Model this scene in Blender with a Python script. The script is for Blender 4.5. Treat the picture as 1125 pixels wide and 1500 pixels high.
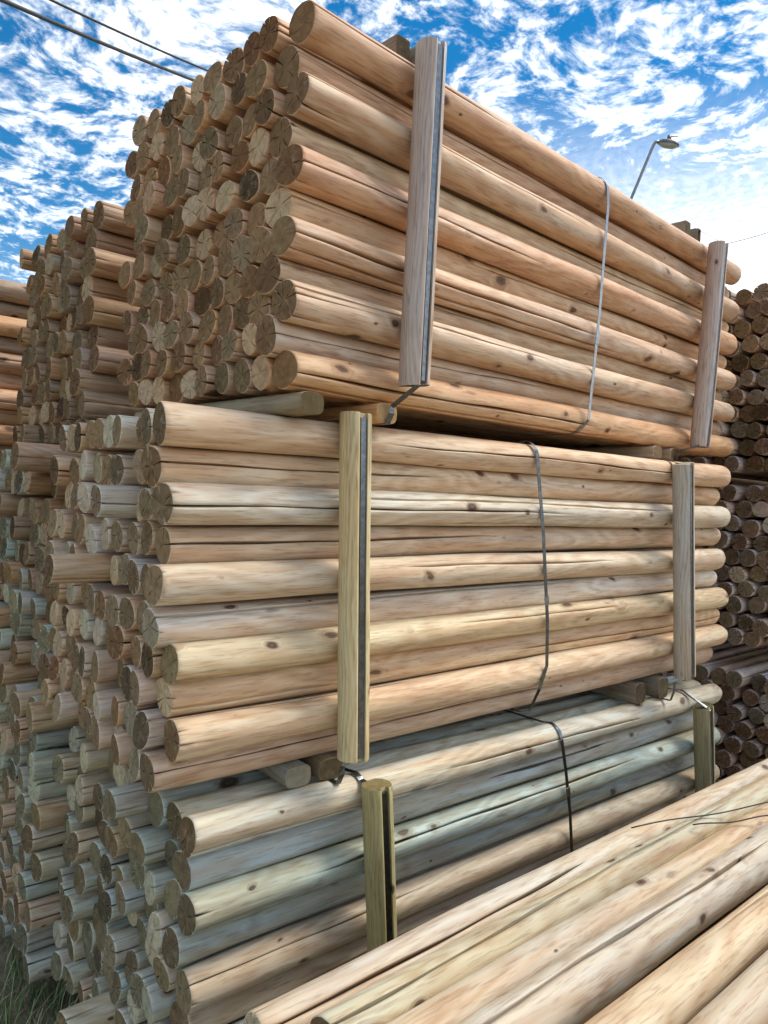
import bpy, bmesh, math, random
import numpy as np
from mathutils import Vector, Matrix, Euler
R_ = math.radians
random.seed(7); rng = np.random.default_rng(7)
scene = bpy.context.scene
for o in list(bpy.data.objects): bpy.data.objects.remove(o)

# ------------------------------------------------------------------ camera
CAMZ = 1.95                                   # eye height above the yard
FPX, CX, CY = 1085.0, 562.5, 750.0            # focal length / centre in photo pixels
def cam_axes(v1, roll):
    X = np.array([v1[0]-CX, v1[1]-CY, FPX]); X /= np.linalg.norm(X)
    h = np.array([math.cos(roll), math.sin(roll), 0])
    Z = np.cross(h, X); Z /= np.linalg.norm(Z)
    if Z[1] > 0: Z = -Z
    return np.array([X, np.cross(Z, X), Z])
W = cam_axes((1794, 785), R_(2.5))            # world axes (X along the logs, Y into the yard, Z up)
cam = bpy.data.cameras.new('camera'); camo = bpy.data.objects.new('camera', cam)
scene.collection.objects.link(camo)
cr, cd, cf = W @ [1, 0, 0], W @ [0, 1, 0], W @ [0, 0, 1]
m = Matrix.Identity(4)
for i in range(3):
    m[i][0] = cr[i]; m[i][1] = -cd[i]; m[i][2] = -cf[i]
m[2][3] = CAMZ
camo.matrix_world = m
cam.sensor_fit = 'HORIZONTAL'; cam.sensor_width = 36; cam.lens = FPX/1125*36
cam.clip_start = 0.05; cam.clip_end = 5000
scene.camera = camo
scene.render.resolution_x = 768; scene.render.resolution_y = 1024

# ------------------------------------------------------------------ sun, sky
SUN_AZ, SUN_EL = R_(-24), R_(56)              # high on the right, veiled by thin cloud: soft shadows fall to the left
sd = Vector((math.cos(SUN_EL)*math.cos(SUN_AZ), math.cos(SUN_EL)*math.sin(SUN_AZ), math.sin(SUN_EL)))
sl = bpy.data.lights.new('sun', 'SUN'); sl.energy = 1.05; sl.angle = R_(24); sl.color = (1, 0.93, 0.82)
so = bpy.data.objects.new('sun', sl); scene.collection.objects.link(so)
so.rotation_euler = sd.to_track_quat('Z', 'Y').to_euler(); so.location = (6, 4, 12)

world = bpy.data.worlds.new('World'); scene.world = world; world.use_nodes = True
wt = world.node_tree; wt.nodes.clear()
class NT:
    """tiny node helper: n(type, **inputs) -> node, links sockets or sets values"""
    def __init__(s, t): s.t = t
    def __call__(s, typ, ins=None, **props):
        n = s.t.nodes.new(typ)
        for k, v in props.items(): setattr(n, k, v)
        for k, v in (ins or {}).items(): s.set(n.inputs[k], v)
        return n
    def set(s, sock, v):
        if isinstance(v, bpy.types.NodeSocket): s.t.links.new(v, sock)
        elif isinstance(v, bpy.types.Node): s.t.links.new(v.outputs[0], sock)
        else: sock.default_value = v
    def math(s, op, a, b=0.0, c=None, clamp=False):
        n = s.t.nodes.new('ShaderNodeMath'); n.operation = op; n.use_clamp = clamp
        s.set(n.inputs[0], a); s.set(n.inputs[1], b)
        if c is not None: s.set(n.inputs[2], c)
        return n.outputs[0]
    def vmath(s, op, a, b=(0, 0, 0)):
        n = s.t.nodes.new('ShaderNodeVectorMath'); n.operation = op
        s.set(n.inputs[0], a); s.set(n.inputs[1], b)
        return n.outputs['Value'] if op in ('LENGTH', 'DOT_PRODUCT', 'DISTANCE') else n.outputs[0]
    def mix(s, f, a, b, blend='MIX'):
        n = s.t.nodes.new('ShaderNodeMix'); n.data_type = 'RGBA'; n.blend_type = blend
        s.set(n.inputs[0], f); s.set(n.inputs[6], a); s.set(n.inputs[7], b)
        return n.outputs[2]
    def maprange(s, v, a, b, c=0.0, d=1.0, smooth=False):
        n = s.t.nodes.new('ShaderNodeMapRange')
        if smooth: n.interpolation_type = 'SMOOTHSTEP'
        for i, x in enumerate((v, a, b, c, d)): s.set(n.inputs[i], x)
        return n.outputs[0]
    def noise(s, vec, scale, detail=3, rough=0.5, dist=0.0, col=False, dim='3D', w=None):
        n = s.t.nodes.new('ShaderNodeTexNoise'); n.noise_dimensions = dim
        s.set(n.inputs['Vector'], vec); s.set(n.inputs['Scale'], scale); s.set(n.inputs['Detail'], detail)
        s.set(n.inputs['Roughness'], rough); s.set(n.inputs['Distortion'], dist)
        if w is not None: s.set(n.inputs['W'], w)
        return n.outputs[1 if col else 0]
    def ramp(s, f, stops):
        n = s.t.nodes.new('ShaderNodeValToRGB'); e = n.color_ramp.elements
        while len(e) < len(stops): e.new(0.5)
        for i, (p, c) in enumerate(stops):
            e[i].position = p; e[i].color = (*c, 1) if len(c) == 3 else c
        s.set(n.inputs[0], f); return n.outputs[0]

N = NT(wt)
sky = N('ShaderNodeTexSky', sky_type='NISHITA', sun_disc=False, sun_elevation=SUN_EL,
        sun_rotation=math.pi/2-SUN_AZ, air_density=1.0, dust_density=0.0, ozone_density=1.6)
hs = N('ShaderNodeHueSaturation', {'Color': sky, 'Saturation': 1.45, 'Value': 0.40, 'Hue': 0.494})
tc = N('ShaderNodeTexCoord')
sep = N('ShaderNodeSeparateXYZ', {0: tc.outputs['Generated']})
zz = N.math('MAXIMUM', N.math('ADD', sep.outputs[2], 0.12), 0.05)
cmb = N('ShaderNodeCombineXYZ', {0: N.math('DIVIDE', sep.outputs[0], zz), 1: N.math('DIVIDE', sep.outputs[1], zz), 2: 0.0})
warp = N.vmath('ADD', cmb.outputs[0], N.vmath('SCALE', N.noise(cmb.outputs[0], 3.2, 2, 0.5, col=True)))
wn = warp.node.inputs[1].links[0].from_node; wn.inputs['Scale'].default_value = 0.22
big = N.noise(cmb.outputs[0], 2.6, 3, 0.55)
puff = N.noise(warp, 15.0, 5, 0.62)
fine = N.noise(warp, 46.0, 3, 0.6)
dens = N.math('ADD', N.math('ADD', puff, N.math('MULTIPLY', N.math('SUBTRACT', big, 0.5), 0.60)),
              N.math('MULTIPLY', N.math('SUBTRACT', fine, 0.5), 0.30))
mask = N.maprange(dens, 0.375, 0.735, 0, 1, True)
low = N.maprange(sep.outputs[2], 0.0, 0.30, 0.8, 0.0, True)       # many cloud layers merge towards the horizon
sundot = N.math('MAXIMUM', N.vmath('DOT_PRODUCT', tc.outputs['Generated'], tuple(sd)), 0.0)
veil = N.math('MULTIPLY', N.maprange(sep.outputs[2], 0.24, 0.50, 0.95, 0.0, True), N.maprange(sundot, 0.40, 0.58, 0, 1, True))   # thin bright layer under the sun
mask = N.math('MAXIMUM', mask, N.math('MAXIMUM', low, veil))
glow = N.math('ADD', 1.0, N.math('MULTIPLY', N.math('POWER', sundot, 6.0), 0.8))
ccol = N.mix(N.maprange(fine, 0.32, 0.62), (0.66, 0.74, 0.82, 1), (1.0, 0.985, 0.96, 1))
b1 = N('ShaderNodeBackground', {'Color': hs, 'Strength': 0.10})
b2 = N('ShaderNodeBackground', {'Color': ccol, 'Strength': N.math('MULTIPLY', glow, 0.52)})
ms = N('ShaderNodeMixShader', {0: mask, 1: b1, 2: b2})
N('ShaderNodeOutputWorld', {0: ms})

scene.render.engine = 'CYCLES'
scene.cycles.max_bounces = 4; scene.cycles.diffuse_bounces = 3; scene.cycles.glossy_bounces = 2
scene.cycles.caustics_reflective = False; scene.cycles.caustics_refractive = False
vs = scene.view_settings
vs.view_transform = 'Standard'; vs.look = 'None'; vs.gamma = 1.0; vs.use_curve_mapping = False
vs.exposure = 1.85

# ------------------------------------------------------------------ helpers
col = scene.collection
def ray(px): return W @ np.array([(px[0]-CX)/FPX, (px[1]-CY)/FPX, 1.0])
def project(P):
    c = W.T @ (np.array(P, float) - [0, 0, CAMZ]); return CX+FPX*c[0]/c[2], CY+FPX*c[1]/c[2], c[2]
def at_depth(px, d): return ray(px)*d + [0, 0, CAMZ]
def on_z(px, z):
    r = ray(px); return r*((z-CAMZ)/r[2]) + [0, 0, CAMZ]
def link(name, mesh, mat=None, parent=None):
    o = bpy.data.objects.new(name, mesh); col.objects.link(o)
    if mat is not None:
        mesh.materials.clear()
        for q in (mat if isinstance(mat, (list, tuple)) else [mat]): mesh.materials.append(q)
    if parent: o.parent = parent
    return o
def tag(o, label=None, cat=None, group=None, kind=None):
    for k, v in (('label', label), ('category', cat), ('group', group), ('kind', kind)):
        if v: o[k] = v
    return o
def pydata(name, v, f, smooth=True):
    me = bpy.data.meshes.new(name); me.from_pydata([tuple(p) for p in v], [], f); me.update()
    if smooth: me.polygons.foreach_set('use_smooth', [True]*len(me.polygons))
    return me
def tube(pts, r, seg=10, name='tube', cap=True):
    pts = [Vector(p) for p in pts]; v = []; f = []
    up = Vector((0, 0, 1))
    for i, p in enumerate(pts):
        t = (pts[min(i+1, len(pts)-1)]-pts[max(i-1, 0)]).normalized()
        a = t.cross(up if abs(t.z) < .95 else Vector((1, 0, 0))).normalized(); b = t.cross(a)
        rr = r[i] if isinstance(r, (list, tuple)) else r
        for k in range(seg):
            q = 2*math.pi*k/seg; v.append(p+a*math.cos(q)*rr+b*math.sin(q)*rr)
    for i in range(len(pts)-1):
        for k in range(seg):
            f.append((i*seg+k, i*seg+(k+1) % seg, (i+1)*seg+(k+1) % seg, (i+1)*seg+k))
    if cap:
        f.append(tuple(range(seg))[::-1]); f.append(tuple((len(pts)-1)*seg+k for k in range(seg)))
    return pydata(name, v, f)
def band(pts, wide, width=0.014, th=0.0012, name='band', closed=False):
    """flat strap along pts; wide = preferred direction of its width"""
    P = [Vector(p) for p in pts]; n = len(P); v = []; f = []
    wide = Vector(wide)
    for i, p in enumerate(P):
        a = P[(i-1) % n] if (closed or i > 0) else p
        b = P[(i+1) % n] if (closed or i < n-1) else p
        t = (b-a).normalized(); w = (wide-t*wide.dot(t)).normalized(); nn = t.cross(w)
        for s, q in ((-1, -1), (1, -1), (1, 1), (-1, 1)):
            v.append(p+w*(s*width/2)+nn*(q*th/2))
    for i in range(n if closed else n-1):
        j = (i+1) % n
        for k in range(4): f.append((i*4+k, i*4+(k+1) % 4, j*4+(k+1) % 4, j*4+k))
    if not closed: f += [(3, 2, 1, 0), tuple((n-1)*4+k for k in range(4))]
    return pydata(name, v, f, False)
def refine(pts, step=0.03):
    out = []
    for a, b in zip(pts[:-1], pts[1:]):
        a, b = Vector(a), Vector(b); k = max(1, int((b-a).length/step))
        out += [a.lerp(b, i/k) for i in range(k)]
    return out+[Vector(pts[-1])]

# ------------------------------------------------------------------ materials
def material(name):
    mt = bpy.data.materials.new(name); mt.use_nodes = True; mt.node_tree.nodes.clear()
    return mt, NT(mt.node_tree)
def finish(n, colr, rough=0.7, bump=None, bstr=0.3, bdist=0.002, metal=0.0, spec=0.4):
    b = n('ShaderNodeBsdfPrincipled', {'Base Color': colr, 'Roughness': rough, 'Metallic': metal, 'Specular IOR Level': spec})
    if bump is not None:
        bp = n('ShaderNodeBump', {'Height': bump, 'Strength': bstr, 'Distance': bdist}); n.set(b.inputs['Normal'], bp.outputs[0])
    n('ShaderNodeOutputMaterial', {0: b})

def wood(name, joined=False, endgrain=False):
    """peeled pine: wandering growth rings cut by the peeled surface, grain streaks, knots, stains.
    joined: coordinates, tint and random come from stored attributes (pile of many logs in one mesh)"""
    mt, n = material(name)
    if joined:
        co = n('ShaderNodeAttribute', attribute_name='local_co').outputs['Vector']
        tint = n('ShaderNodeAttribute', attribute_name='tint').outputs['Color']
        rnd = n('ShaderNodeAttribute', attribute_name='rnd').outputs['Fac']
    else:
        co = n('ShaderNodeTexCoord').outputs['Object']
        oi = n('ShaderNodeObjectInfo'); tint = oi.outputs['Color']; rnd = oi.outputs['Random']
    rb = n.math('FRACT', n.math('MULTIPLY', rnd, 37.77)); rc = n.math('FRACT', n.math('MULTIPLY', rnd, 91.31))
    sp = n('ShaderNodeSeparateXYZ', {0: co})
    kco = n.vmath('ADD', co, n('ShaderNodeCombineXYZ', {0: n.math('MULTIPLY', rnd, 31.0), 1: n.math('MULTIPLY', rb, 3.0), 2: n.math('MULTIPLY', rc, 3.0)}).outputs[0])
    rings_per_m = 1300.0 if endgrain else 1150.0
    if endgrain:
        py = n.math('SUBTRACT', sp.outputs[1], n.math('MULTIPLY', n.math('SUBTRACT', rb, 0.5), 0.030))
        pz = n.math('SUBTRACT', sp.outputs[2], n.math('MULTIPLY', n.math('SUBTRACT', rc, 0.5), 0.030))
        rr = n.math('SQRT', n.math('ADD', n.math('MULTIPLY', py, py), n.math('MULTIPLY', pz, pz)))
        mo = n('ShaderNodeSeparateColor', {0: n.noise(kco, 34.0, 4, 0.65, col=True)})
        mott, patch = mo.outputs[0], mo.outputs[1]
        ring = n.maprange(n.math('SINE', n.math('MULTIPLY_ADD', mott, 3.0, n.math('MULTIPLY', rr, rings_per_m))), -1, 1)
        base = n.ramp(rc, [(0.0, (0.115, 0.08, 0.046)), (0.20, (0.30, 0.23, 0.13)), (0.38, (0.20, 0.12, 0.065)), (0.58, (0.36, 0.27, 0.155)), (0.76, (0.20, 0.165, 0.10)), (0.91, (0.60, 0.51, 0.36))])
        base = n.mix(n.math('MULTIPLY', ring, 0.62), base, n.mix(1.0, base, (0.42, 0.34, 0.26, 1), 'MULTIPLY'))
        base = n.mix(n.maprange(mott, 0.42, 0.68, 0, 0.65), base, n.mix(1.0, base, (0.46, 0.46, 0.42, 1), 'MULTIPLY'))
        base = n.mix(n.maprange(patch, 0.55, 0.72, 0, 0.5), base, (0.36, 0.31, 0.21, 1))
        base = n.mix(0.7, base, n.mix(1.0, base, tint, 'MULTIPLY'))
        finish(n, base, 0.9, mott, 0.8, 0.004, spec=0.15)
        return mt
    # pith wanders along the log, so the peeled surface cuts the rings in long loops
    ax = n('ShaderNodeCombineXYZ', {0: n.math('MULTIPLY', sp.outputs[0], 1.5), 1: n.math('MULTIPLY', rnd, 53.0), 2: 0.0}).outputs[0]
    wsp = n('ShaderNodeSeparateColor', {0: n.noise(ax, 1.0, 1, 0.5, col=True)})
    py = n.math('SUBTRACT', sp.outputs[1], n.math('MULTIPLY', n.math('SUBTRACT', wsp.outputs[0], 0.5), 0.05))
    pz = n.math('SUBTRACT', sp.outputs[2], n.math('MULTIPLY', n.math('SUBTRACT', wsp.outputs[1], 0.5), 0.05))
    rr = n.math('SQRT', n.math('ADD', n.math('MULTIPLY', py, py), n.math('MULTIPLY', pz, pz)))
    med = n('ShaderNodeSeparateColor', {0: n.noise(n.vmath('MULTIPLY', kco, (1.1, 15, 15)), 1.0, 3, 0.6, col=True)})
    spot = n('ShaderNodeSeparateColor', {0: n.noise(n.vmath('MULTIPLY', kco, (6, 22, 22)), 1.0, 2, 0.55, col=True)})
    # knots: cells in 3-D, only those whose centre lies near the surface show
    kw = n.vmath('MULTIPLY_ADD', kco, (6.0, 10.0, 10.0)); 
    kw.node.inputs[2].default_value = (0, 0, 0)
    n.set(kw.node.inputs[2], n.vmath('SCALE', spot.outputs[0].node.inputs[0].links[0].from_socket))
    kw.node.inputs[2].links[0].from_node.inputs['Scale'].default_value = 0.34
    vo = n('ShaderNodeTexVoronoi', {'Vector': kw, 'Scale': 1.0, 'Randomness': 1.0})
    kcol = n('ShaderNodeSeparateColor', {0: vo.outputs['Color']})
    kn = n.math('DIVIDE', vo.outputs['Distance'], n.math('MULTIPLY_ADD', n.math('POWER', kcol.outputs[0], 3.0), 0.17, 0.04))
    knot = n.maprange(kn, 0.82, 1.05, 1.0, 0.0, True)
    halo = n.maprange(kn, 0.9, 2.2, 1.0, 0.0, True)
    rr2 = n.math('ADD', rr, n.math('MULTIPLY', halo, 0.0035))
    ring = n.maprange(n.math('SINE', n.math('MULTIPLY_ADD', med.outputs[1], 5.0, n.math('MULTIPLY', rr2, rings_per_m))), -1, 1)
    bend = n('ShaderNodeCombineXYZ', {0: 0.0, 1: n.math('MULTIPLY', halo, 2.2), 2: n.math('MULTIPLY', halo, 1.6)}).outputs[0]
    streak = n.noise(n.vmath('ADD', n.vmath('MULTIPLY', kco, (9.0, 125, 125)), bend), 1.0, 2, 0.8)
    base = n.ramp(med.outputs[0], [(0.28, (0.50, 0.335, 0.22)), (0.44, (0.64, 0.475, 0.325)), (0.58, (0.71, 0.58, 0.425)), (0.74, (0.63, 0.56, 0.46))])
    base = n.mix(n.math('MULTIPLY', n.maprange(med.outputs[2], 0.40, 0.64), n.math('MULTIPLY_ADD', rb, 0.75, 0.15)), base, (0.62, 0.60, 0.55, 1))
    base = n.mix(n.math('MULTIPLY', ring, 0.38), base, n.mix(1.0, base, (0.66, 0.46, 0.32, 1), 'MULTIPLY'))
    base = n.mix(n.maprange(streak, 0.50, 0.68, 0, 0.52), base, n.mix(1.0, base, (0.46, 0.36, 0.28, 1), 'MULTIPLY'))
    base = n.mix(n.maprange(spot.outputs[1], 0.70, 0.77, 0, 0.6), base, (0.13, 0.11, 0.09, 1))
    base = n.mix(n.maprange(spot.outputs[2], 0.58, 0.74, 0, 0.30), base, n.mix(1.0, base, (0.66, 0.46, 0.36, 1), 'MULTIPLY'))
    base = n.mix(n.math('MULTIPLY', n.math('MULTIPLY', halo, halo), 0.50), base, (0.22, 0.115, 0.06, 1))
    base = n.mix(n.math('MULTIPLY', knot, 0.9), base, n.mix(n.math('MULTIPLY', n.math('PINGPONG', kn, 0.25), 4.0), (0.025, 0.015, 0.011, 1), (0.15, 0.08, 0.045, 1)))
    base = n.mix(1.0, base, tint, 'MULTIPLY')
    finish(n, base, n.math('MULTIPLY_ADD', med.outputs[0], 0.25, 0.52), streak, 0.5, 0.0018, spec=0.35)
    return mt
M_SIDE, M_END = wood('peeled_wood'), wood('end_grain', endgrain=True)
M_SIDE_J, M_END_J = wood('peeled_wood_pile', joined=True), wood('end_grain_pile', joined=True, endgrain=True)

def plain(name, c1, c2, scale, rough, bstr=0.3, bd=0.003, metal=0.0, stretch=(1, 1, 1), spec=0.4):
    mt, n = material(name)
    co = n.vmath('MULTIPLY', n('ShaderNodeTexCoord').outputs['Object'], stretch)
    a = n.noise(co, scale, 6, 0.6)
    finish(n, n.mix(n.maprange(a, 0.35, 0.68), (*c1, 1), (*c2, 1)), rough, a, bstr, bd, metal, spec)
    return mt
M_STRAP = plain('strap_band', (0.10, 0.115, 0.13), (0.18, 0.20, 0.22), 60, 0.28, 0.1, 0.0005, 1.0)
M_STRAP2 = plain('strap_band_bright', (0.20, 0.215, 0.235), (0.30, 0.32, 0.34), 60, 0.34, 0.1, 0.0005, 1.0)
M_CABLE = plain('cable_black', (0.012, 0.012, 0.014), (0.03, 0.03, 0.03), 30, 0.6)
M_GALV = plain('galvanised', (0.20, 0.21, 0.22), (0.32, 0.33, 0.34), 14, 0.5, 0.1, 0.001, 0.7)
M_HEAD = plain('lamp_housing', (0.10, 0.11, 0.12), (0.17, 0.18, 0.19), 9, 0.45, 0.1, 0.001, 0.3)
M_LENS = plain('lamp_lens', (0.30, 0.31, 0.31), (0.40, 0.41, 0.40), 20, 0.2, 0.05, 0.001)
M_POLE = plain('weathered_pole', (0.10, 0.08, 0.06), (0.20, 0.165, 0.13), 5, 0.85, 0.5, 0.004, stretch=(8, 8, .5))

# ------------------------------------------------------------------ ground
def ground_mat():
    mt, n = material('yard_ground')
    co = n('ShaderNodeTexCoord').outputs['Object']
    a = n.noise(co, 0.8, 5, 0.6); b = n.noise(co, 22, 6, 0.65); c = n.noise(co, 140, 3, 0.6)
    base = n.mix(n.maprange(b, 0.35, 0.7), (0.22, 0.165, 0.11, 1), (0.34, 0.27, 0.19, 1))
    base = n.mix(n.maprange(a, 0.48, 0.62, 0, 0.8), base, n.mix(n.maprange(c, 0.3, 0.7), (0.07, 0.085, 0.03, 1), (0.17, 0.16, 0.07, 1)))
    finish(n, base, 0.95, n.math('ADD', b, n.math('MULTIPLY', c, 0.4)), 0.7, 0.02, spec=0.1)
    return mt
g = []
G = 96; gv = []; gf = []
def gcoord(i):
    t = (i/G-0.5)*2; return math.copysign(abs(t)**3.2, t)*1500+ t*6
for j in range(G+1):
    for i in range(G+1):
        x, y = gcoord(i)+1.5, gcoord(j)+2
        near = math.exp(-((x-1.5)**2+(y-2)**2)/60)
        gv.append((x, y, -0.004+0.012*near*(math.sin(x*3.1+y*1.3)+math.sin(y*4.3-x*.7))*0.5 - 0.012*near))
for j in range(G):
    for i in range(G): a = j*(G+1)+i; gf.append((a, a+1, a+G+2, a+G+1))
tag(link('ground', pydata('ground', gv, gf), ground_mat()), kind='structure')

# ------------------------------------------------------------------ log meshes
LEN = 3.0
def log_mesh(seed, rings=44, base=30, ncrack=None, simple=False, bold=False):
    """one peeled post along +X: flat sawn end at x=0 with star checks, domed end at x=LEN, drying cracks as real grooves"""
    r = random.Random(seed); R0 = 0.053
    K = ncrack or r.randint(4, 8); style = r.random()
    cr = []
    a0 = r.uniform(0, 6.28)
    for k in range(K):
        th = a0+2*math.pi*(k+r.uniform(-.28, .28))/K
        cr.append(dict(th=th % (2*math.pi), hw=r.uniform(.028, .075), cap=r.uniform(.012, .032)*(1 if style < .6 or (style < .85 and r.random() < .4) else .04), l0=r.choice([.01, .02, .05, .12, .3]),
                       inner=r.choice([.0, .12, .25, .4]), long=None))
    for c in r.sample(cr, min(r.choice([2, 2, 3]), K)):
        xa = r.choice([-.2, -.1, r.uniform(.3, 1.4)]); c['long'] = (xa, xa+r.uniform(.7, 1.9), r.choice([.0020, .0028, .0036, .0048] if not bold else [.0042, .0055]), r.uniform(.026, .042))
    angs = []
    for i in range(base):
        t = 2*math.pi*i/base
        if all(abs((t-c['th']+math.pi) % (2*math.pi)-math.pi) > .10 for c in cr): angs.append((t, None, 0))
    for c in cr:
        for s in (-1, 0, 1): angs.append((c['th'], c, s))
    angs.sort(key=lambda a: (a[0]+ (a[2]*.03 if a[1] else 0)))
    n = len(angs)
    ph = [r.uniform(0, 6.28) for _ in range(8)]
    if simple: xs = [0.0, .004, .06, .3, 1.0, 2.0, LEN-.05, LEN-.02, LEN-.004, LEN]
    else:
        xs = [0.0, .003, .014, .03, .055, .09, .14, .2] + [.2+(LEN-.32)*i/(rings-14) for i in range(1, rings-13)] + [LEN-.085, LEN-.05, LEN-.028, LEN-.012, LEN-.003, LEN]
    xs = sorted(set(round(x, 4) for x in xs))
    tilt = (r.uniform(-.10, .10), r.uniform(-.10, .10))
    jag = [r.uniform(-1, 1) for _ in range(n)]
    v = []; f = []; mi = []
    def cyl(x, j, k_):
        t, c, s = angs[j]
        twist = .16*(math.sin(1.3*x+ph[0])-math.sin(ph[0]))+.05*math.sin(5.1*x+ph[1])+.018*math.sin(17*x+ph[7])
        hw = .012; d = 0
        if c:
            e = max(0, 1-x/c['l0'])
            hw0 = c['hw']*e; d = c['cap']*e if s == 0 else 0
            if c['long']:
                xa, xb, w, dp = c['long']; u = (x-xa)/(xb-xa)
                if 0 < u < 1:
                    q = min(1, 3.2*math.sin(math.pi*u))*(.75+.25*math.sin(11*x+ph[2])); hw0 = max(hw0, w/R0*q)
                    if s == 0: d = max(d, dp*q)
            hw = max(hw0, .006)
        t2 = t+s*hw+twist
        rad = R0*(1-.035*x/LEN)+.0016*math.sin(3*t2+2.1*x+ph[3])+.0014*math.sin(2*t2-3.7*x+ph[4])+.0007*math.sin(5*t2+9*x+ph[5])+.0008*math.sin(7*x+ph[6])
        if x < .002: rad -= .0022+.0006*jag[j]
        e2 = LEN-x
        if e2 < .05: rad *= math.sqrt(max(0, 1-((.05-e2)/.05)**2*.62))
        rad -= d
        bow = .0055*math.sin(math.pi*x/LEN+ph[2])
        return Vector((x, rad*math.cos(t2)+bow, rad*math.sin(t2))), t2
    for i, x in enumerate(xs):
        for j in range(n):
            p, _ = cyl(x, j, i)
            if x < .05: p.x += (tilt[0]*p.y+tilt[1]*p.z)*(1-x/.05)
            v.append(p)
    for i in range(len(xs)-1):
        for j in range(n):
            f.append((i*n+j, (i+1)*n+j, (i+1)*n+(j+1) % n, i*n+(j+1) % n)); mi.append(0)
    # sawn cap: rings of fractions inward, checks pushed in
    prev = 0
    fr = [.93, .68, .42, .2]
    for q, fq in enumerate(fr):
        st = len(v)
        for j in range(n):
            p = v[j].copy(); t, c, s = angs[j]
            if c and s == 0:                    # undo the rim notch radially, cut along the axis instead
                rim = v[(j-1) % n]; L_ = math.hypot(rim.y, rim.z); a = math.atan2(p.z, p.y); p.y = L_*math.cos(a); p.z = L_*math.sin(a)
            p.y *= fq; p.z *= fq
            p.x = (tilt[0]*p.y+tilt[1]*p.z) + .0012*math.sin(9*t+q*2.1+ph[5])*fq + .0007*jag[(j*3+q) % n]
            if c and s == 0 and fq > c['inner']: p.x += c['cap']*1.3
            v.append(p)
        for j in range(n):
            f.append((st+j, prev+j, prev+(j+1) % n, st+(j+1) % n)); mi.append(1)
        prev = st
    v.append(Vector((0.001, 0, 0))); cidx = len(v)-1
    for j in range(n): f.append((cidx, prev+j, prev+(j+1) % n)); mi.append(1)
    # domed far end
    last = (len(xs)-1)*n
    v.append(Vector((LEN+.001, .0, 0))); cidx = len(v)-1
    for j in range(n): f.append((cidx, last+(j+1) % n, last+j)); mi.append(0)
    me = pydata('log', v, f)
    me['crack'] = [c['th'] for c in cr if c['long']]
    me.materials.append(M_SIDE); me.materials.append(M_END)
    me.polygons.foreach_set('material_index', mi)
    sm = [k == 0 for k in mi]
    for i in range(len(xs)-1):
        for j in range(n):
            j2 = (j+1) % n
            if (angs[j][1] and angs[j][2] == 0) or (angs[j2][1] and angs[j2][2] == 0): sm[i*n+j] = False   # crack walls keep crisp lips
    me.polygons.foreach_set('use_smooth', sm)
    return me
LOGS = [log_mesh(100+i) for i in range(22)]
BOLD = [log_mesh(500+i, bold=True) for i in range(6)]
PILE = [log_mesh(300+i, base=22, simple=True) for i in range(8)]

# ------------------------------------------------------------------ bundles
ORD = ['first', 'second', 'third', 'fourth', 'fifth', 'sixth', 'seventh', 'eighth', 'ninth', 'tenth', 'eleventh', 'twelfth', 'thirteenth']
class Bundle:
    """frame of a strapped bundle: origin at the left end on the front plane (axes of the front column), yaw and pitch of its logs"""
    def __init__(s, x, y, yaw=0, pitch=0):
        s.o = np.array([x, y, 0.0]); s.yaw, s.pitch = R_(yaw), R_(pitch)
        s.M = Matrix.Rotation(s.yaw, 3, 'Z') @ Matrix.Rotation(-s.pitch, 3, 'Y'); s.logs = []
        s.m = np.array(s.M)
    def on_front(s, px, y=0.0):
        """local (x, z) where the pixel's ray meets the plane local-y = y"""
        r = s.m.T @ ray(px); c = s.m.T @ (np.array([0, 0, CAMZ])-s.o)
        t = (y-c[1])/r[1]; p = c+t*r; return p[0], p[2]
    def world(s, x, y, z): return s.o + s.m @ np.array([x, y, z])
def relax(y, z, r, pin, it=260, floor=None):
    y, z = y.copy(), z.copy(); y0, z0 = y.copy(), z.copy()
    for k in range(it):
        dy = y[:, None]-y[None]; dz = z[:, None]-z[None]; d = np.hypot(dy, dz)+np.eye(len(y))*9
        ov = np.maximum(0, (r[:, None]+r[None])*1.002-d); ov[ov > .09] = 0
        y += .45*(ov*dy/d).sum(1); z += .45*(ov*dz/d).sum(1)
        z = np.clip(z, z0.min()-.001, z0.max()+.001)
        if k < it-60:
            y += pin*(y0-y); z += pin*(z0-z)
    return y, z
ALL = []        # every log: dict(world end position, bundle, row, col, ...)
def fill(b, key, rows, cols, p, recess, rag, rmean, tints, odd=0.0, xshift=lambda row, c: 0.0, skip=lambda row, c: False):
    """rows: list of (x_end, z) of the front log of each row; recess: list of its depth behind the front plane"""
    Y, Z, RR, PIN, ID = [], [], [], [], []
    for k, ((xe, z), rc) in enumerate(zip(rows, recess)):
        for c in range(cols):
            Y.append(rc+c*p+(random.gauss(0, .004) if c else 0)); Z.append(z+(random.gauss(0, .006) if c else 0))
            RR.append(rmean*(random.uniform(1.01, 1.07) if c == 0 else random.uniform(.86, .99))); PIN.append(.30 if c == 0 else .03)
            if k in (0, len(rows)-1): Z[-1] = z
            ID.append((k, c, xe if c == 0 else np.mean([q[0] for q in rows])+random.gauss(0, rag)-(random.uniform(.05, .15) if random.random() < odd else 0)+xshift(k, c)))
    Y, Z, RR = np.array(Y), np.array(Z), np.array(RR)
    Y, Z = relax(Y, Z, RR, np.array(PIN))
    for y, z, r, (k, c, xe) in zip(Y, Z, RR, ID):
        if skip(k, c): continue
        ALL.append(dict(b=b, key=key, row=k, col=c, x=xe, y=y, z=z, r=r, tint=random.choice(tints)))

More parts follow.
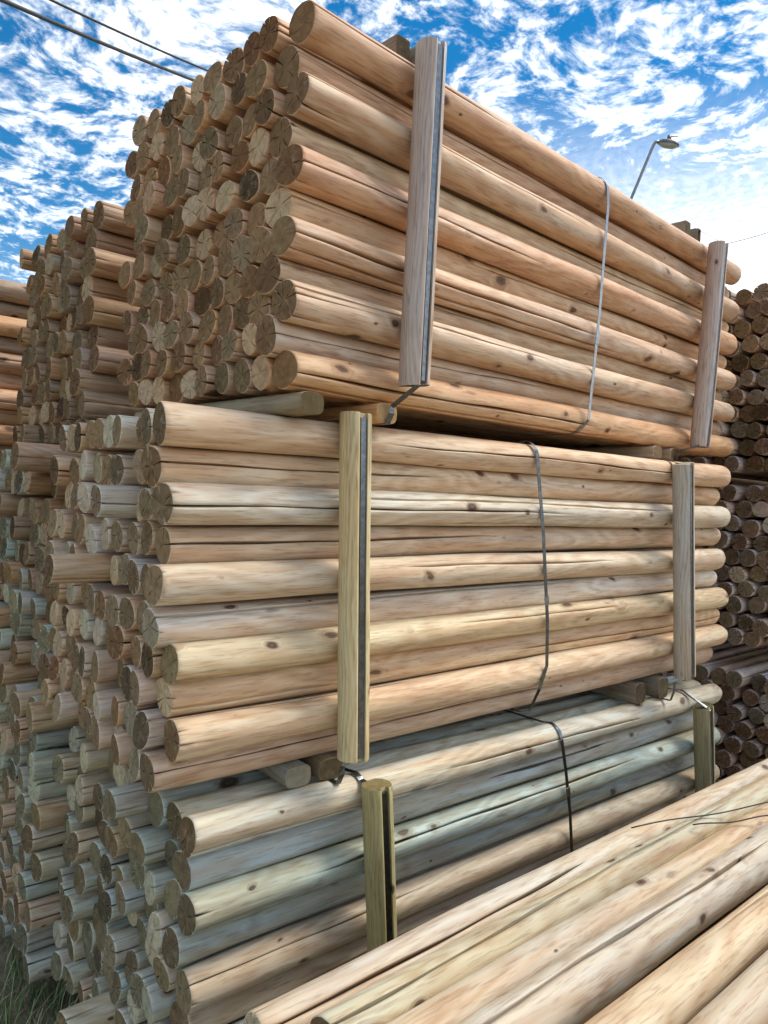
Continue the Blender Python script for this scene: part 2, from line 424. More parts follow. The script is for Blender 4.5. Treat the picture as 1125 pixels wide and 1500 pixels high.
def jit(c, s=.06):
    k = random.uniform(1-s*1.6, 1+s); return tuple(max(0.02, min(1.4, q*k*random.uniform(1-s*.5, 1+s*.5))) for q in c)
WARM = [(1.06, .88, .74), (1.08, .82, .62), (1.02, .92, .84), (1.0, .85, .74), (1.06, .96, .86), (.98, .77, .64), (1.1, .88, .68)]
PALE = [(1.10, 1.16, 1.26), (1.08, 1.16, 1.22), (1.14, 1.04, .92), (1.06, 1.15, 1.28), (1.12, 1.02, .92), (1.06, 1.15, 1.22), (1.14, 1.12, 1.04)]
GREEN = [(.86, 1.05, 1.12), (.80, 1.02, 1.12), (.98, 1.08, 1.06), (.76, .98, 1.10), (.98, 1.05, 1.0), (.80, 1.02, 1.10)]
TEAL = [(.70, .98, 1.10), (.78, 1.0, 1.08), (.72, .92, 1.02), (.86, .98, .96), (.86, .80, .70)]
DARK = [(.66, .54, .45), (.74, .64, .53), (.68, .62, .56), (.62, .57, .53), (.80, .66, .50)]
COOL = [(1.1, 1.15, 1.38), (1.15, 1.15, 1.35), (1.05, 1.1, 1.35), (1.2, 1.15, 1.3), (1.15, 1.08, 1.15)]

# upper bundle: front logs read from the photograph, alternate rows half a log back
T = Bundle(1.122, 1.715, 2.5, 0.5)
tp = [(442, 33), (418, 99), (431, 140), (412, 196), (424, 240), (407, 306), (414, 347), (393, 401), (412, 440), (389, 490), (418, 541)]
trec = [0 if i % 2 == 0 else .058 for i in range(11)]
trows = [T.on_front(p, r) for p, r in zip(tp, trec)]
fill(T, 'upper', trows, 10, .1035, trec, .011, .0535, WARM)
# middle bundle
M = Bundle(0.84, 1.80, -1.75, 0.5)
mp = [(234, 622), (221, 683), (238, 739), (238, 798), (224, 860), (219, 919), (248, 973), (240, 1023), (250, 1081), (215, 1132)]
mrec = [0, .050, 0, .050, 0, .046, 0, .050, 0, .055]
mrows = [M.on_front(p, r) for p, r in zip(mp, mrec)]
fill(M, 'middle', mrows, 10, .1035, mrec, .014, .0525, PALE+WARM[2:5], .02)
# lower bundle
L = Bundle(0.95, 1.780, -0.75, -0.5)
lp = [(274, 1226), (267, 1278), (272, 1343), (250, 1390), (269, 1452), (262, 1497)]
lrec = [0 if i % 2 == 0 else .050 for i in range(11)]
lrows = [L.on_front(p, r) for p, r in zip(lp, lrec)]
while len(lrows) < 11 and lrows[-1][1] > .26: lrows.append((lrows[len(lrows) % 2][0]+random.gauss(0, .02), lrows[-1][1]-.0925))
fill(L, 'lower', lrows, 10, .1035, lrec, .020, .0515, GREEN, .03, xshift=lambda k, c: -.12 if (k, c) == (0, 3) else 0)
print('rows z', [round(z, 3) for _, z in trows], [round(z, 3) for _, z in mrows], [round(z, 3) for _, z in lrows])
def regular(n, ztop, dz, x=0.0, s=.016): return [(x+random.gauss(0, s), ztop-dz*i) for i in range(n)]
def alt(n, d=.052): return [0 if i % 2 == 0 else d for i in range(n)]
# bundles further back in the same bay
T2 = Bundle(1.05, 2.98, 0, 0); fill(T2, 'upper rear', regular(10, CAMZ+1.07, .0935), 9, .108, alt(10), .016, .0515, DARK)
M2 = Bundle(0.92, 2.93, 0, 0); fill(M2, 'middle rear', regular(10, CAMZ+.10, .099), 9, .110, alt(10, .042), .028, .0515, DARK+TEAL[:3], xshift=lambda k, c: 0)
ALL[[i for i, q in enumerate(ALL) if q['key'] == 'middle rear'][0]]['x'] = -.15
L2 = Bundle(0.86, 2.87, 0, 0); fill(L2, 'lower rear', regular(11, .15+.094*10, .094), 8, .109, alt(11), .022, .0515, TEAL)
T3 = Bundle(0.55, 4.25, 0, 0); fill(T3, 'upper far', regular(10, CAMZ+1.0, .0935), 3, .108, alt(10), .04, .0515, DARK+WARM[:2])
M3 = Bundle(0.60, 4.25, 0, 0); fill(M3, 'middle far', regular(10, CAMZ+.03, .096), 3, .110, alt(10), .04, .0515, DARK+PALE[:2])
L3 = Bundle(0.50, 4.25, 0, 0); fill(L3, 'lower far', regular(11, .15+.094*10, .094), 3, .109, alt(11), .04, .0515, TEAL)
# next bay along the yard
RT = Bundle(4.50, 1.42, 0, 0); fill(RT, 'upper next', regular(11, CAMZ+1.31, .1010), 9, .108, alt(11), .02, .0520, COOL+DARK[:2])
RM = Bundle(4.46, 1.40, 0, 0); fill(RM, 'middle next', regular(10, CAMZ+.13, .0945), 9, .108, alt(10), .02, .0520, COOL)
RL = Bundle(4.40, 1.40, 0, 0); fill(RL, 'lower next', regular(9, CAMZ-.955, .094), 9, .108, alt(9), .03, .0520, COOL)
R_BLOCK = Bundle(4.46, 2.62, 0, 0)  # unseen stacks added behind the next bay to keep sun out of the gap
fill(R_BLOCK, 'upper next added', regular(11, CAMZ+1.20, .0935), 6, .108, alt(11), .02, .0520, DARK)
fill(R_BLOCK, 'middle next added', regular(10, CAMZ+.13, .0945), 6, .108, alt(10), .02, .0520, DARK)
fill(R_BLOCK, 'lower next added', regular(9, CAMZ-.955, .094), 6, .108, alt(9), .02, .0520, DARK)
# foreground bundle beside the photographer
FZ = CAMZ-1.052
F = Bundle(0.80, 0.0, 0.2, 0.0)
ftop = [(1.205, -.016, .051), (1.105, .0, .0515), (1.003, -.006, .0515), (.885, .010, .061), (.735, .004, .0575), (.622, -.004, .053), (.512, 0, .053), (.40, 0, .053), (.285, 0, .053)]
Yf, Zf, Rf, If = [], [], [], []
for k in range(9):
    for c in range(9):
        if k == 0: y, dz, r = ftop[c]
        else: y, dz, r = 1.16-c*.109-(0 if k % 2 else .054), random.gauss(0, .004), .0515
        Yf.append(y); Zf.append(FZ+dz-(.098+.0935*(k-1) if k else 0)); Rf.append(r); If.append((k, c))
Yf, Zf = relax(np.array(Yf), np.array(Zf), np.array(Rf), np.array([.5 if k == 0 else .02 for k, c in If]))
fx = [-.01, .085, -.10, .05, .02, 0, 0, 0, 0]
for y, z, r, (k, c) in zip(Yf, Zf, Rf, If):
    ALL.append(dict(b=F, key='foreground', row=k, col=c, x=fx[c] if k == 0 else random.gauss(0, .04), y=y, z=z, r=r, tint=random.choice([(.84, .89, .84), (.86, .89, .82), (.82, .89, .87), (.88, .87, .78)])))

# ------------------------------------------------------------------ which logs are individuals
def end_px(q): return project(q['b'].world(q['x'], q['y'], q['z']))
prio = []
for i, q in enumerate(ALL):
    x, y, d = end_px(q); k = q['key']; inside = -25 < x < 1150 and -25 < y < 1525
    if k in ('upper', 'middle'): s = 0
    elif k == 'lower': s = 0 if inside and y < 1515 else 99
    elif k == 'foreground': s = 0 if q['row'] == 0 and q['col'] < 6 else 99
    elif k == 'upper rear': s = d if inside and x < 190 else 99
    elif k == 'middle rear': s = d if inside and x < 120 and y < 1010 else 99
    elif k == 'lower rear': s = d-.2 if inside and x < 80 else 99
    elif k in ('upper next', 'middle next', 'lower next'): s = d-.9 if inside and x > 1045 and y > 380 else 99
    elif 'next added' in k: s = 99
    else: s = d if q['col'] == 0 and y > 380 and x < 60 and -200 < x else 99
    prio.append((s, i))
prio.sort()
LIMIT = 320
single = {i for s, i in prio[:LIMIT] if s < 90}
print('logs', len(ALL), 'single', len(single), 'visible', sum(s < 90 for s, _ in prio))
BNAME = {'upper': 'big upper bundle', 'middle': 'big middle bundle', 'lower': 'big lower bundle', 'upper rear': 'upper bundle behind at left',
         'middle rear': 'middle bundle behind at left', 'lower rear': 'lower bundle behind at left', 'upper far': 'farthest upper bundle at left edge', 'middle far': 'farthest middle bundle at left edge', 'lower far': 'farthest lower bundle at left edge',
         'upper next': 'shaded upper stack at right edge', 'middle next': 'shaded middle stack at right edge', 'lower next': 'shaded lower stack at right edge'}
FLAB = ['bottom foreground log lying farthest back, nearest the lower stakes', 'foreground log with its sawn end showing at the bottom edge, second from the stakes',
        'broad pale foreground log with knots, third from the stakes', 'cracked foreground log just above the dark gap',
        'foreground log just below the dark gap, bottom right', 'foreground log cut off in the bottom right corner']
pv, pf, pm, pc, pt, pr = [], [], [], [], [], []; base_i = 0
pile_data = []
for me in PILE:
    vv = np.empty(len(me.vertices)*3); me.vertices.foreach_get('co', vv)
    pile_data.append((vv.reshape(-1, 3), [tuple(p.vertices) for p in me.polygons], [p.material_index for p in me.polygons]))
for i, q in enumerate(ALL):
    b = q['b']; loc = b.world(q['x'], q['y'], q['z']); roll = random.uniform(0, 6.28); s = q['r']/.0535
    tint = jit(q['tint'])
    if i in single:
        lm = LOGS[random.randrange(len(LOGS))]
        if (q['key'] == 'foreground' and q['col'] in (0, 1, 3)) or (q['col'] == 0 and q['key'] != 'foreground' and random.random() < .4): lm = BOLD[random.randrange(len(BOLD))]
        if (q['col'] == 0 or (q['key'] == 'foreground' and q['col'] in (1, 3, 4))) and random.random() < .85:
            ck = random.choice(list(lm['crack']))
            roll = R_(random.uniform(108, 150) if q['key'] == 'foreground' else random.uniform(135, 205))-ck
        o = bpy.data.objects.new('log', lm); col.objects.link(o)
        o.location = loc; o.rotation_euler = Euler((roll, -b.pitch, b.yaw), 'XYZ'); o.scale = (1, s, s); o.color = (*tint, 1)
        if q['key'] == 'foreground': lab = FLAB[q['col']]
        else:
            lab = f"log in {BNAME[q['key']]}, {ORD[q['row']]} row from top, {ORD[q['col']]} from its front"
        tag(o, lab, 'log', 'peeled logs in the strapped stacks')
    else:
        vv, ff, mm = pile_data[random.randrange(len(pile_data))]
        rot = np.array(Euler((roll, -b.pitch, b.yaw), 'XYZ').to_matrix())
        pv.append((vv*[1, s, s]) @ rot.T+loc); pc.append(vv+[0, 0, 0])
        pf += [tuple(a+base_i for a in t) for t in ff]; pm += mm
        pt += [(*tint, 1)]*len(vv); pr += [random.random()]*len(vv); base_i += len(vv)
me = bpy.data.meshes.new('log_pile'); PV = np.concatenate(pv); me.from_pydata(PV.tolist(), [], pf); me.update()
me.materials.append(M_SIDE_J); me.materials.append(M_END_J)
me.polygons.foreach_set('material_index', pm); me.polygons.foreach_set('use_smooth', [k == 0 for k in pm])
a = me.attributes.new('local_co', 'FLOAT_VECTOR', 'POINT'); a.data.foreach_set('vector', np.concatenate(pc).ravel())
a = me.attributes.new('tint', 'FLOAT_COLOR', 'POINT'); a.data.foreach_set('color', np.array(pt).ravel())
a = me.attributes.new('rnd', 'FLOAT', 'POINT'); a.data.foreach_set('value', pr)
o = bpy.data.objects.new('log_pile', me); col.objects.link(o)
tag(o, 'mass of farther and lower logs filling the stacks behind', 'logs', kind='stuff')

# ------------------------------------------------------------------ stakes, bearers, straps
def extents(key):
    qs = [q for q in ALL if q['key'] == key]
    return (min(q['y']-q['r'] for q in qs), max(q['y']+q['r'] for q in qs), min(q['z']-q['r'] for q in qs), max(q['z']+q['r'] for q in qs))
EX = {k: extents(k) for k in ('upper', 'middle', 'lower')}
print('extents', {k: [round(t, 3) for t in v] for k, v in EX.items()})
def stake_mesh(h, seed):
    """round post along +Z, planed flat against the logs (y=0), with a strap groove down its outer side (-y)"""
    r = random.Random(seed); R0 = .047; cy = -.043; prof = []
    gw, gd = .0130, .017
    for k in range(34):
        t = R_(112)+R_(316)*k/33-math.pi*0     # open at the back, centred on -y
        t = R_(-90)-R_(150)+R_(300)*k/33
        x, y = R0*math.cos(t), cy+R0*math.sin(t)
        if abs(x) < gw and y < cy: continue
        prof.append((x, min(y, -.001)))
    i0 = next(i for i, (x, y) in enumerate(prof) if x > 0 and y < cy)
    ye = cy-math.sqrt(R0**2-gw**2)
    prof[i0:i0] = [(-gw-.006, ye+.004), (-gw, ye+.007), (-gw, ye+gd), (gw, ye+gd), (gw, ye+.003)]
    prof = [p for k, p in enumerate(prof) if not (abs(p[0]) > gw+.0001 and abs(p[0]) < gw+.0059 and p[1] < cy and p not in [(-gw-.006, ye+.004)])]
    n = len(prof); zs = [0, .004]+[h*k/14 for k in range(1, 14)]+[h-.004, h]; v = []; f = []; mi = []
    ph = [r.uniform(0, 6.28) for _ in range(4)]
    for z in zs:
        sh = .965 if z in (0, h) else 1.0
        for x, y in prof:
            w = 1+.012*math.sin(5*z+ph[0])+.008*math.sin(13*z+ph[1]); ww = sh*w
            v.append((x*ww+.002*math.sin(3*z+ph[2]), y if y > -.002 else (y-cy)*ww+cy, z+(.006*x/.05*math.sin(ph[3]) if z in (0, h) else 0)))
    for i in range(len(zs)-1):
        for j in range(n): f.append((i*n+j, i*n+(j+1) % n, (i+1)*n+(j+1) % n, (i+1)*n+j)); mi.append(0)
    f.append(tuple(range(n))[::-1]); f.append(tuple((len(zs)-1)*n+j for j in range(n))); mi += [1, 1]
    # local x of the wood texture runs along the grain: swap so grain follows the stake
    me = pydata('stake', [(z, x, y) for x, y, z in v], f)   # (x,y,z)->(z,x,y) keeps handedness
    me.polygons.foreach_set('material_index', mi)
    me.polygons.foreach_set('use_smooth', [False]*len(mi))
    me.materials.append(M_SIDE); me.materials.append(M_END)
    sm = me.attributes.get('sharp_edge')
    return me
def add_stake(b, ext, ptop, pbot, label, tint, seed, zbot=None):
    y = ext[0]-.003
    (x1, z1), (x0, z0) = b.on_front(ptop, y), b.on_front(pbot, y)
    if zbot is not None:
        t = (zbot-z0)/(z1-z0); x0, z0 = x0+(x1-x0)*t, zbot
    A, B = Vector(b.world(x0, y, z0)), Vector(b.world(x1, y, z1)); h = (B-A).length
    me = stake_mesh(h, seed)
    o = bpy.data.objects.new('stake', me); col.objects.link(o)
    zx = (B-A).normalized(); yb = Vector(b.M.col[1]); yb = (yb-zx*yb.dot(zx)).normalized(); xb = yb.cross(zx)
    o.matrix_world = Matrix(((zx.x, xb.x, yb.x, A.x), (zx.y, xb.y, yb.y, A.y), (zx.z, xb.z, yb.z, A.z), (0, 0, 0, 1)))
    o.color = (*tint, 1)
    for p in me.polygons:
        p.use_smooth = p.material_index == 0
    # keep groove edges crisp
    bm = bmesh.new(); bm.from_mesh(me)
    for e in bm.edges:
        if len(e.link_faces) == 2 and e.calc_face_angle(0) > R_(28): e.smooth = False
    bm.to_mesh(me); bm.free()
    tag(o, label, 'stake', 'grooved stakes clamping the bundles')
    def groove(s, out=0.0): return A.lerp(B, s)-yb*(.043+.047-.010+out)
    return dict(A=A, B=B, yb=yb, groove=groove, x0=x0, x1=x1, z0=z0, z1=z1, y=y)
S_TL = add_stake(T, EX['upper'], (616, 74), (592, 567), 'tall grey stake left of centre on the upper bundle', (.80, .86, 1.02), 1)
S_TR = add_stake(T, EX['upper'], (1040, 360), (1012, 655), 'tall grey stake near the right end of the upper bundle', (.84, .86, 1.02), 2)
S_ML = add_stake(M, EX['middle'], (509, 607), (504, 1105), 'yellow-green stake left of centre on the middle bundle', (.98, 1.0, .74), 3)
S_MR = add_stake(M, EX['middle'], (988, 679), (990, 988), 'grey stake near the right end of the middle bundle', (.82, .92, 1.0), 4)
S_LL = add_stake(L, EX['lower'], (538, 1143), (548, 1393), 'short green stake left of centre on the lower bundle', (.66, .74, .50), 5, zbot=.20)
S_LR = add_stake(L, EX['lower'], (1018, 1031), (1021, 1160), 'short green stake near the right end of the lower bundle', (.66, .76, .60), 6, zbot=.20)

def bearer(b, x, y0, zb0, zt0, label, length=1.0, w=.088, tint=(.7, .66, .56), seed=0, square=False, slope=None):
    """cross piece lying along the bundle's y: slightly flattened round timber filling the gap between two bundles"""
    hh = (zt0-zb0)/2; n = 20; v = []; f = []; mi = []; r = random.Random(seed)
    ys = [0, .004]+[length*k/8 for k in range(1, 8)]+[length-.004, length]; e = 3.5 if not square else 9.0
    for yy in ys:
        s = .96 if yy in (0, length) else 1
        for k in range(n):
            t = 2*math.pi*k/n; c, q = math.cos(t), math.sin(t)
            v.append((yy, math.copysign(abs(c)**(2/e), c)*w/2*s, math.copysign(abs(q)**(2/e), q)*hh*(s if yy in (0, length) else 1)))
    for i in range(len(ys)-1):
        for k in range(n): f.append((i*n+k, (i+1)*n+k, (i+1)*n+(k+1) % n, i*n+(k+1) % n)[::-1]); mi.append(0)
    f.append(tuple(range(n))); f.append(tuple((len(ys)-1)*n+k for k in range(n))[::-1]); mi += [1, 1]
    me = pydata('bearer', v, f); me.polygons.foreach_set('material_index', mi)
    me.polygons.foreach_set('use_smooth', [k == 0 for k in mi]); me.materials.append(M_SIDE); me.materials.append(M_END)
    bm = bmesh.new(); bm.from_mesh(me); bmesh.ops.recalc_face_normals(bm, faces=bm.faces); bm.to_mesh(me); bm.free()
    o = bpy.data.objects.new('bearer', me); col.objects.link(o)
    yx = Vector(b.M.col[1]); xx = Vector(b.M.col[0]); P = b.world(x, y0, (zb0+zt0)/2)
    zx = yx.cross(xx)*-1
    # local x -> bundle y, local y -> -bundle x, local z -> up
    o.matrix_world = Matrix(((yx.x, -xx.x, zx.x, P[0]), (yx.y, -xx.y, zx.y, P[1]), (yx.z, -xx.z, zx.z, P[2]), (0, 0, 0, 1)))
    o.color = (*tint, 1); tag(o, label, 'bearer', 'cross bearers between the bundles')
    return o
def gap(lower, upper, bl, bu, px):
    """height of the gap under the upper bundle at the x where px meets the upper bundle's front"""
    x, _ = bu.on_front(px, EX[upper][0])
    P = bu.world(x, 0.3, EX[upper][2]); top = P[2]
    ql = bl.m.T @ (P-bl.o); Q = bl.world(ql[0], 0.3, EX[lower][3]) if lower else None
    return x, EX[upper][2], (EX[upper][2]-(top-Q[2]) if lower else EX[upper][2]-(top-.0))
bear = {}
for key, px, lab, tint in (('TMa', (462, 606), 'dark bearer left of the middle stake, under the upper bundle', (.42, .42, .34)),
                           ('TMb', (572, 615), 'bearer with orange sawn end right of the middle stake, under the upper bundle', (1.15, .80, .45)),
                           ('TMc', (968, 668), 'pale bearer beside the right stake, under the upper bundle', (.75, .72, .66)),
                           ('TMd', (993, 664), 'bearer behind the right middle stake top, under the upper bundle', (.7, .66, .58))):
    x, zt, zb = gap('middle', 'upper', M, T, px); print(key, 'gap', round(zt-zb, 3))
    bear[key] = (x, zb, zt); bearer(T, x, EX['upper'][0]+.015, zb+.001, zt-.001, lab, tint=tint, w=.085)
for key, px, lab, tint in (('MLa', (452, 1128), 'wide bearer left of the middle stake foot, under the middle bundle', (.40, .46, .46)),
                           ('MLb', (500, 1122), 'bearer behind the middle stake foot, under the middle bundle', (.36, .38, .34)),
                           ('MLc', (954, 998), 'bearer left of the right stake foot, under the middle bundle', (.40, .44, .46)),
                           ('MLd', (987, 1000), 'bearer behind the right stake foot, under the middle bundle', (.38, .42, .42))):
    x, zt, zb = gap('lower', 'middle', L, M, px); print(key, 'gap', round(zt-zb, 3))
    bear[key] = (x, zb, zt); bearer(M, x, EX['middle'][0]+.05, zb+.001, zt-.001, lab, tint=tint, w=.09)
for key, px, lab in (('Ta', (588, 92), 'square grey bearer on top of the upper bundle by the left stake'), ('Tb', (612, 100), 'narrow grey bearer on top of the upper bundle behind the left stake'),
                     ('Tc', (1005, 360), 'square grey bearer on top of the upper bundle by the right stake'), ('Td', (1022, 364), 'narrow grey bearer on top of the upper bundle behind the right stake')):
    x, _ = T.on_front(px, EX['upper'][0]+.06); zt = EX['upper'][3]
    bear[key] = (x, zt, zt+.07); bearer(T, x, EX['upper'][0]+.055, zt+.001, zt+.07, lab, w=.06 if key in ('Ta', 'Tc') else .035, tint=(.42, .40, .36), square=True)
zl = EX['lower'][2]
for px, lab in (((500, 1600), 'ground bearer under the left part of the lower bundle'), ((1010, 1300), 'ground bearer under the right part of the lower bundle')):
    x, _ = L.on_front(px, 0); bearer(L, x, EX['lower'][0]+.02, .0, zl-.001, lab, tint=(.5, .5, .42))

KEY = {T: 'upper', M: 'middle', L: 'lower'}
def strap(pts, label, b, width=.021, mat=None):
    o = link('strap', band(pts, b.M.col[0], width, .0014, 'strap', closed=True), mat or M_STRAP)
    return tag(o, label, 'strap', 'dark straps around the bundles')
def loop_back(b, e, xt, xb, zt=None, zb=None):
    """top, back and bottom run of a strap, from the top front edge round to the bottom front edge"""
    y0, y1, z0, z1 = e; zt = zt or z1+.002; zb = zb or z0-.002
    return ([b.world(xt, y0+.06, zt), b.world(xt, y1-.05, zt), b.world(xt, y1+.004, z1-.06)],
            [b.world(xb, y1+.004, z0+.06), b.world(xb, y1-.05, zb), b.world(xb, y0+.05, zb)])
def stake_strap(b, e, S, label, bb, over=None, under=True):
    """runs down the stake's groove, then to the end of bearer bb and back under the bundle"""
    y0, y1, z0, z1 = e
    zt = (over[2] if over else z1)+.002
    top, bot = loop_back(b, e, over[0] if over else S['x1'], bb[0], zt=zt, zb=bb[1]-.0005 if False else None)
    front = [S['groove'](1.0, -.02), S['groove'](.985), S['groove'](.75), S['groove'](.5), S['groove'](.25), S['groove'](.012), S['groove'](.0, .001)]
    xe, zb_, zt_ = bb
    end = [b.world(xe, y0+.004, zt_-.006), b.world(xe, y0+.004, zb_+.012)]
    under_ = [b.world(xe, y0+.06, zt_+.0015)]
    pts = top[::-1]+[Vector(p) for p in front]+end[:1]+[b.world(xe, y0+.03, zt_+.0)]+bot[::-1]
    return strap([Vector(p) for p in pts], label, b)
def stake_strap2(b, e, S, label, bb, over=None):
    y0, y1, z0, z1 = e
    xo = over[0] if over else S['x1']; zt = (over[2] if over else z1)+.003
    xe, zb_, zt_ = bb
    front = [S['groove'](t) for t in (.985, .75, .5, .25, .012)]
    pts = [b.world(xo, y1-.05, zt), b.world(xo, y0+.07, zt)] + front + \
          [b.world(xe, y0-.004, zt_-.012), b.world(xe, y0-.004, (zb_+zt_)/2), b.world(xe, y0+.010, zb_+.006), b.world(xe, y0+.012, zb_-.0)] + \
          [b.world(xe, y1+.03, zb_+.004), b.world(xe, y1+.03, z1-.06)]
    return strap([Vector(p) for p in pts], label, b)
stake_strap2(T, EX['upper'], S_TL, 'dark strap in the left stake of the upper bundle, angling to the orange bearer', bear['TMb'], bear['Tb'])
stake_strap2(T, EX['upper'], S_TR, 'dark strap in the right stake of the upper bundle', bear['TMd'], bear['Td'])
stake_strap2(M, EX['middle'], S_ML, 'dark strap in the left stake of the middle bundle', bear['MLb'])
stake_strap2(M, EX['middle'], S_MR, 'dark strap in the right stake of the middle bundle', bear['MLd'])
def over_log(b, key, x, a0=95, a1=172, n=8):
    """strap points hugging the top front log of a bundle"""
    q = next(q for q in ALL if q['key'] == key and q['row'] == 0 and q['col'] == 0); r = q['r']+.0095
    return [b.world(x, q['y']+r*math.cos(R_(a0+(a1-a0)*t/n)), q['z']+r*math.sin(R_(a0+(a1-a0)*t/n))) for t in range(n+1)], q['z']
def mid_strap(b, e, pxs, label):
    y0, y1, z0, z1 = e; y = y0-.0025
    fr_ = [b.on_front(p, y) for p in pxs]; hug, zc = over_log(b, KEY[b], fr_[0][0]); fr_ = [fr_[0]]+[p for p in fr_ if p[1] < zc-.02]
    pts = [b.world(fr_[0][0], y1-.05, z1+.002), b.world(fr_[0][0], y0+.09, z1+.002)]+hug
    pts += [b.world(x, y, z) for x, z in fr_[1:]]
    xl = fr_[-1][0]
    pts += [b.world(xl-.02, y0+.025, z0+.008), b.world(xl-.03, y0+.06, z0-.002), b.world(xl-.03, y1-.05, z0-.002), b.world(xl-.03, y1+.004, z0+.05), b.world(fr_[0][0], y1+.004, z1-.05)]
    st = strap([Vector(p) for p in pts], label, b, .018, M_STRAP2 if b is T else None)
    # crimped metal seal on the front run
    i = len(fr_)*2//3; (xa, za), (xb, zb) = fr_[i-1], fr_[i]
    sp_ = [b.world(xa+(xb-xa)*t, y-.0016, za+(zb-za)*t) for t in (.40, .43, .50, .57, .60)]
    link('seal', band(sp_, b.M.col[0], .024, .0026, 'seal'), M_STRAP2, st)
def lower_strap(S, px_from, label):
    e = EX['lower']; y0, y1, z0, z1 = e; b = L
    x, _ = b.on_front(px_from, y0+.03)
    pts = [b.world(x, y1-.05, z1+.002), b.world(x, y0+.10, z1+.003)]+over_log(b, 'lower', x, 95, 128, 3)[0]+[S['groove'](t) for t in (.985, .7, .4, .02)] + \
          [b.world(S['x0'], y0+.05, z0-.002), b.world(S['x0'], y1-.05, z0-.002), b.world(x, y1+.004, z0+.06), b.world(x, y1+.004, z1-.06)]
    strap([Vector(p) for p in pts], label, b)
lower_strap(S_LL, (526, 1118), 'dark strap in the left stake of the lower bundle')
lower_strap(S_LR, (1003, 1000), 'dark strap in the right stake of the lower bundle')
mid_strap(T, EX['upper'], [(891, 300), (886, 360), (879, 450), (870, 540), (862, 615)], 'pale reflecting strap at mid-length of the upper bundle')
mid_strap(M, EX['middle'], [(785, 678), (791, 720), (796, 780), (799, 850), (802, 910), (801, 975), (790, 1010)], 'dark strap at mid-length of the middle bundle')
mid_strap(L, EX['lower'], [(822, 1072), (829, 1130), (835, 1190), (838, 1255)], 'dark strap at mid-length of the lower bundle')

# loose wire ties lying across the foreground logs
for k, (pa, pb) in enumerate((((925, 1214), (1135, 1176)), ((1015, 1211), (1135, 1196)))):
    A, B = on_z(pa, FZ+.0565), on_z(pb, FZ+.0565)
    pts = [Vector(A).lerp(Vector(B), t/16)+Vector((0, 0, .003+.004*math.sin(t*.5+k))) for t in range(17)]
    tag(link('wire_tie', tube(pts, .0022, 6, 'wire_tie'), M_CABLE), ['longer thin dark wire lying across the foreground logs', 'shorter thin dark wire lying nearer across the foreground logs'][k], 'wire')

# ------------------------------------------------------------------ overhead cables and street lamp
def cable(p1, d1, p2, d2, r, label, sag=.12):
    A, B = Vector(at_depth(p1, d1)), Vector(at_depth(p2, d2)); D = B-A; A2, B2 = A-D*.8, B+D*1.2
    pts = []
    for i in range(61):
        t = i/60; p = A2.lerp(B2, t); p.z -= sag*4*t*(1-t)-sag*.75; pts.append(p)
    tag(link('overhead_cable', tube(pts, r, 8, 'overhead_cable'), M_CABLE), label, 'cable', 'overhead cables')
cable((0, -2), 6.0, (290, 117), 9.5, .019, 'thick lower black cable crossing the sky at top left')
cable((72, -2), 7.0, (298, 98), 9.5, .013, 'thinner upper black cable crossing the sky at top left')
cable((1063, 357), 30, (1125, 339), 27, .012, 'thin wire in the bright sky at the right edge', .2)

lp_ = at_depth((957, 213), 18.0); lb = at_depth((905, 338), 18.0)
lamp = bpy.data.objects.new('street_lamp', None); col.objects.link(lamp)
pole = Vector(lb); lamp.location = (pole.x, pole.y, 0)
tag(lamp, 'grey street lamp on a slanting arm above the upper bundle', 'street lamp')
lw = Matrix.Translation(lamp.location)
def lamp_part(name, mesh, mat):
    o = link(name, mesh, mat, lamp); mesh.transform(lw.inverted()); return o
lamp_part('pole', tube([(pole.x, pole.y, -.3), (pole.x, pole.y, pole.z*.5), (pole.x, pole.y, pole.z+.12)], [.15, .125, .10], 16, 'pole'), M_POLE)
e = Vector(lp_); hd = Vector(cr).normalized(); dn = Vector(-np.array(cd)).normalized()
arm = [pole+Vector((0, 0, -.1)), pole.lerp(e, .3), pole.lerp(e, .65), pole.lerp(e, .9), e, e+hd*.05+dn*.08, e+hd*.14+dn*.10]
lamp_part('arm', tube(arm, .036, 10, 'arm'), M_GALV)
ho = e+hd*.36+dn*.03; fw = Vector(cf)
def ellipsoid(c, ax, seg=20, rg=12, zmin=-1, zmax=1, name='e', taper=0):
    v = []; f = []
    for i in range(rg+1):
        s = zmin+(zmax-zmin)*i/rg; rr = math.sqrt(max(0, 1-s*s))
        for k in range(seg):
            t = 2*math.pi*k/seg; X_ = rr*math.cos(t); Y_ = rr*math.sin(t)*(1+taper*X_)
            v.append(c+ax[0]*X_+ax[1]*Y_+ax[2]*s)
    for i in range(rg):
        for k in range(seg): f.append((i*seg+k, i*seg+(k+1) % seg, (i+1)*seg+(k+1) % seg, (i+1)*seg+k))
    f.append(tuple(range(seg))[::-1]); f.append(tuple(rg*seg+k for k in range(seg)))
    return pydata(name, v, f)
hx = (hd-dn*.16).normalized(); hz = (dn+hd*.16).normalized()
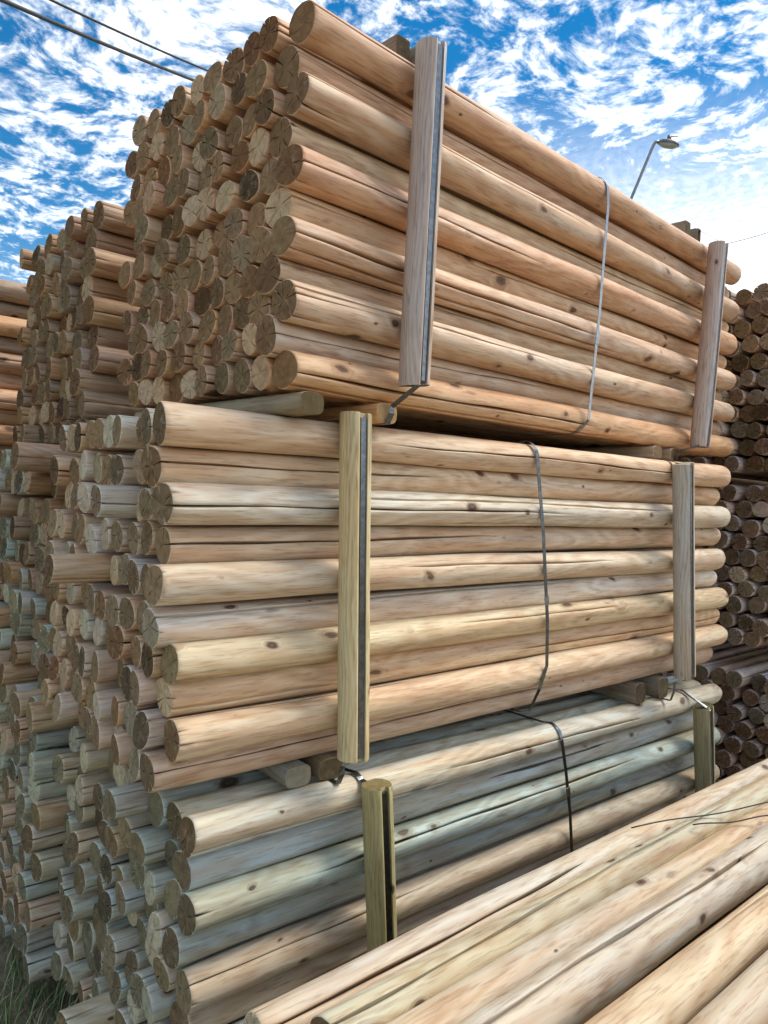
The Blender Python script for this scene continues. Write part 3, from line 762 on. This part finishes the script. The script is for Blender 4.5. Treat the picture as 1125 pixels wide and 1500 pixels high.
lamp_part('lamp_head', ellipsoid(ho, (hx*.27, fw*.13, hz*.12), zmin=-.15, name='lamp_head', taper=.2), M_HEAD)
lamp_part('lens', ellipsoid(ho-hz*.012, (hx*.24, fw*.115, hz*.085), zmin=-1, zmax=0, name='lens', taper=.2), M_LENS)
lamp_part('photocell', tube([ho+hz*.11, ho+hz*.15, ho+hz*.21], [.05, .055, .045], 12, 'photocell'), M_HEAD)
lamp_part('bracket', tube([ho+hz*.19, ho+hz*.20+hx*.10, ho+hz*.22+hx*.20], .014, 8, 'bracket'), M_HEAD)

# ------------------------------------------------------------------ grass at the foot of the left stacks
gm, n = material('grass_blades')
at = n('ShaderNodeAttribute', attribute_name='shade').outputs['Fac']
gc = n.ramp(at, [(0, (.10, .17, .06)), (.5, (.19, .27, .11)), (.8, (.38, .40, .20)), (1, (.5, .46, .28))])
finish(n, gc, .7, spec=.2)
gv, gf, gs = [], [], []; rr = random.Random(5)
for k in range(45000):
    x, y = rr.uniform(-1.4, .98), rr.uniform(1.3, 4.6)
    if rr.random() > .35+.65*(math.sin(x*5+1)*math.sin(y*4.2) > -.3): continue
    if x > .62 and 1.6 < y < 4: 
        if rr.random() < .7: continue
    h = rr.uniform(.04, .17); a = rr.uniform(0, 6.28); ln = rr.uniform(.2, 1.1)*h; w = rr.uniform(.0015, .0035)
    dx, dy = math.cos(a), math.sin(a); i0 = len(gv); sh = rr.random()**1.3
    for t, ww in ((0, 1), (.45, .8), (.8, .5)):
        c = Vector((x+dx*ln*t*t, y+dy*ln*t*t, h*t-.004))
        gv += [c+Vector((-dy, dx, 0))*w*ww, c-Vector((-dy, dx, 0))*w*ww]
    gv.append(Vector((x+dx*ln, y+dy*ln, h*(.9)))); gs += [sh]*7
    gf += [(i0, i0+1, i0+3, i0+2), (i0+2, i0+3, i0+5, i0+4), (i0+4, i0+5, i0+6)]
me = pydata('grass', gv, gf); at_ = me.attributes.new('shade', 'FLOAT', 'POINT'); at_.data.foreach_set('value', gs)
tag(link('grass', me, gm), 'tufts of grass on the ground beside the left stacks', 'grass', kind='stuff')
